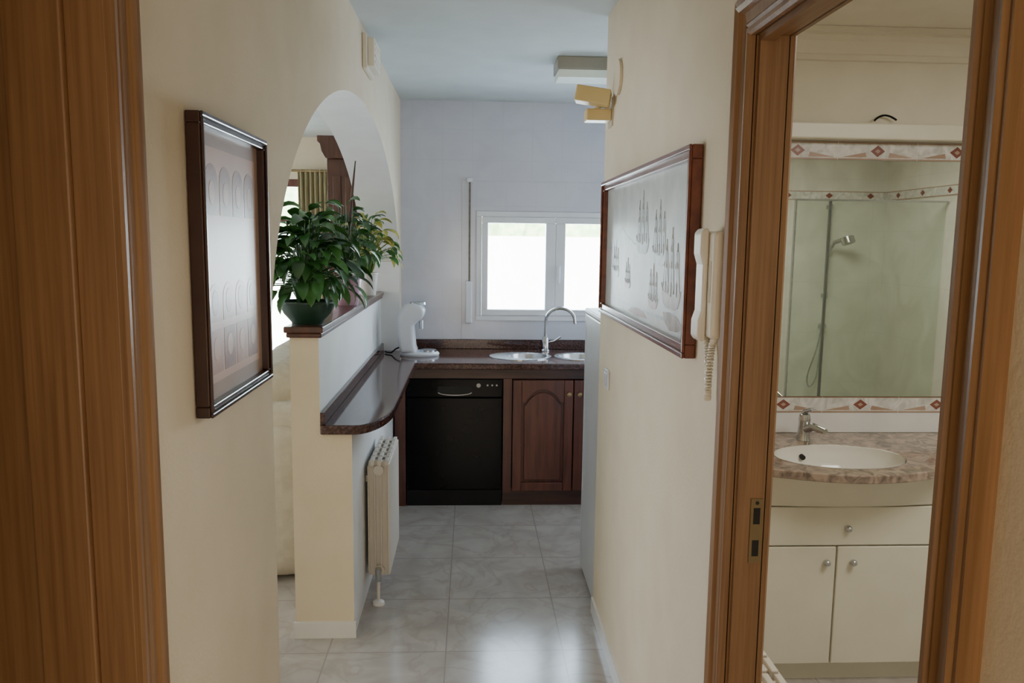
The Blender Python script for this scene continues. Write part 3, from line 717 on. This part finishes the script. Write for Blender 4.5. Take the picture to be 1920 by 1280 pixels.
def knob(x, z, par):
    MB().ball((x, VY-.03, z), .013).cyl((x, VY-.018, z), (x, VY-.030, z), .006, 10).build('knob', M['steel'], par, smooth=True)
xm = 1.352
dr = MB().box(VX0+.002, VX1-.002, VY-.018, VY+.004, .548, .695).build('drawer', M['vanity'], t, bevel=.004); knob(1.385, .615, dr)
da = MB().box(VX0+.002, xm-.003, VY-.018, VY+.004, .085, .543).build('door', M['vanity'], t, bevel=.004); knob(xm-.04, .485, da)
db = MB().box(xm+.003, VX1-.002, VY-.018, VY+.004, .085, .543).build('door', M['vanity'], t, bevel=.004); knob(xm+.06, .485, db)
MB().box(VX0+.01, VX1-.01, VY+.03, 3.19, 0, .079).build('plinth', M['vanity'], t)

BC = (1.38, 2.83)
ct = [(.90, 3.193), (.90, 2.735)] + [(.90 + 1.1*k/30, 2.735 - .155*math.sin(PI*min(1, max(0, (k/30*1.1-.03)/.9)))) for k in range(1, 30)] + [(2.0, 2.735), (2.0, 3.193)]
o = MB().prism(ct, 'z', .830, .860).build('granite_countertop', M['pgranite'], origin=(1.4, 2.95, .83))
bpy.context.view_layer.update()
cut(o, MB().prism(ell(BC[0], BC[1], .245, .165), 'z', .7, 1.0))
bv = o.modifiers.new('bevel', 'BEVEL'); bv.width = .004; bv.segments = 3; bv.limit_method = 'ANGLE'; bv.angle_limit = math.radians(60)
tag(o, 'pink granite bathroom countertop with a bowed front edge', 'countertop')
t = thing('washbasin', 'oval white ceramic basin set into the pink granite', 'basin', (BC[0], BC[1], .72))
MB().lathe((BC[0], BC[1], .86), [(1.0, .001), (1.0, -.012), (.97, -.035), (.85, -.09), (.6, -.125), (.12, -.135), (.01, -.135)], 48, 0, .2425, .1625, cap0=False).build('bowl', M['ceramic'], t, smooth=True, recalc=False)
MB().cyl((1.30, 2.958, .818), (1.30, 2.975, .820), .010, 16).build('overflow', M['dark'], t)
MB().lathe((BC[0], BC[1], .7255), [(.022, 0), (.022, .004), (.004, .004)], 20).build('drain', M['chrome'], t)
t = thing('basin_faucet', 'chrome single lever mixer tap on the bathroom countertop', 'faucet', (1.35, 3.08, .8603))
MB().lathe((1.35, 3.08, .8603), [(.028, 0), (.026, .012), (.022, .07), (.024, .085), (.02, .105), (.005, .11)], 24).build('base', M['chrome'], t, smooth=True)
MB().tube([(1.352, 3.07, .905), (1.365, 3.03, .925), (1.385, 2.965, .92)], [.018, .016, .012], 12).build('spout', M['chrome'], t, smooth=True)
MB().tube([(1.35, 3.08, .968), (1.345, 3.06, .985), (1.34, 2.99, 1.005)], [.014, .010, .007], 12).build('lever', M['chrome'], t, smooth=True)

t = thing('hand_shower', 'chrome hand shower on a riser rail, seen in the mirror', 'shower', (2.78, .26, .5))
MB().cyl((2.78, .275, 1.22), (2.78, .275, 1.96), .012, 14).box(2.766, 2.794, .2305, .285, 1.23, 1.26).box(2.766, 2.794, .2305, .285, 1.92, 1.95).build('rail', M['chrome'], t)
MB().tube([(2.78, .30, 1.60), (2.80, .33, 1.66), (2.85, .40, 1.69)], [.015, .016, .018], 12).cyl((2.86, .41, 1.70), (2.87, .425, 1.655), .05, 20).build('head', M['chrome'], t, smooth=True)
hp = [Vector(p) for p in ((2.78, .30, 1.60), (2.765, .31, 1.3), (2.73, .32, .9), (2.66, .31, .62), (2.69, .29, .52), (2.75, .27, .62), (2.78, .26, 1.0))]
P = []
for i in range(len(hp)-1):
    a0, a1, a2, a3 = hp[max(0, i-1)], hp[i], hp[i+1], hp[min(len(hp)-1, i+2)]
    for q in range(6):
        u = q/6
        P.append(.5*((2*a1) + (a2-a0)*u + (2*a0-5*a1+4*a2-a3)*u*u + (3*a1-a0-3*a2+a3)*u**3))
P.append(hp[-1])
MB().tube(P, .006, 8).build('hose', M['steel'], t, smooth=True)
MB().cyl((2.78, .2305, 1.0), (2.78, .27, 1.0), .025, 16).build('outlet', M['chrome'], t)
t = thing('shower_screen', 'framed clear shower screen, seen in the bathroom mirror', 'shower screen', (2.7, 1.05, 0))
MB().box(2.19, 2.42, 1.047, 1.053, .015, 1.938).build('pane', M['sglass'], t)
MB().box(2.432, 3.24, 1.030, 1.036, .015, 1.938).build('pane', M['sglass'], t)
MB().box(2.178, 2.19, 1.04, 1.06, 0.001, 1.95).box(2.19, 3.24, 1.037, 1.06, 1.938, 1.95).box(2.19, 3.24, 1.037, 1.06, .001, .015).build('frame', M['steel'], t)
MB().box(2.42, 2.432, 1.03, 1.055, .015, 1.938).build('stile', M['dsteel'], t)

# ------------------------------------------------------------------ lights
def area(name, loc, rot, sx, sy, e, col):
    l = bpy.data.lights.new(name, 'AREA'); l.shape = 'RECTANGLE'; l.size = sx; l.size_y = sy; l.energy = e; l.color = col
    o = bpy.data.objects.new(name, l); C.objects.link(o); o.location = loc; o.rotation_euler = rot
    return o
cool = (.72, .84, 1.0)
area('daylight_kitchen', (.62, 5.72, 1.50), (-PI/2, 0, 0), 1.5, 1.0, 95, (.66, .79, 1.0))
area('kitchen_side_fill', (2.7, 4.4, 1.6), (0, PI/2, 0), 1.3, 1.5, 14, (.70, .82, 1.0))  # added fill for the kitchen, behind an invented side opening
area('daylight_living_far', (-2.1, 8.1, 1.3), (-PI/2, 0, 0), 1.8, 2.4, 125, cool)
area('living_side_fill', (-5.0, 4.1, 1.3), (0, -PI/2, 0), 2.4, 3.2, 90, (.84, .91, 1.0))  # extra soft fill added outside the invented left opening
area('hall_glow', (0.02, -1.8, 1.05), (PI/2, 0, 0), .9, 1.6, 22, (1.0, .885, .72))
area('bathroom_fill', (2.0, 1.6, 2.44), (0, 0, 0), .8, .8, 27, (1.0, .97, .90))  # added ceiling fill standing in for the bathroom's ambient light
sl = bpy.data.lights.new('sun', 'SUN'); sl.energy = 60; sl.angle = .01; sl.color = (1, .98, .94)
so = bpy.data.objects.new('sun', sl); C.objects.link(so); so.location = (0, 0, 6); so.rotation_euler = (math.radians(50), 0, 0)
w = bpy.data.worlds.new('world'); S.world = w; w.use_nodes = True
bg = w.node_tree.nodes['Background']; bg.inputs['Color'].default_value = (.80, .90, 1, 1); bg.inputs['Strength'].default_value = 3

# ------------------------------------------------------------------ camera
f = 1485.0
th, ph, roll = math.radians(7.3), math.radians(2.95), .0124
Fv = Vector((math.sin(ph)*math.cos(th), math.cos(ph)*math.cos(th), -math.sin(th)))
R0 = Vector((math.cos(ph), -math.sin(ph), 0)); U0 = R0.cross(Fv)
Rc = (R0 + roll*U0).normalized(); Uc = (U0 - roll*R0).normalized()
cd = bpy.data.cameras.new('camera'); cam = bpy.data.objects.new('camera', cd); C.objects.link(cam)
cd.sensor_width = 36; cd.lens = f/1920*36; cd.clip_start = .02
cam.matrix_world = Matrix(((Rc.x, Uc.x, -Fv.x, 0), (Rc.y, Uc.y, -Fv.y, 0), (Rc.z, Uc.z, -Fv.z, 1.65), (0, 0, 0, 1)))
S.camera = cam
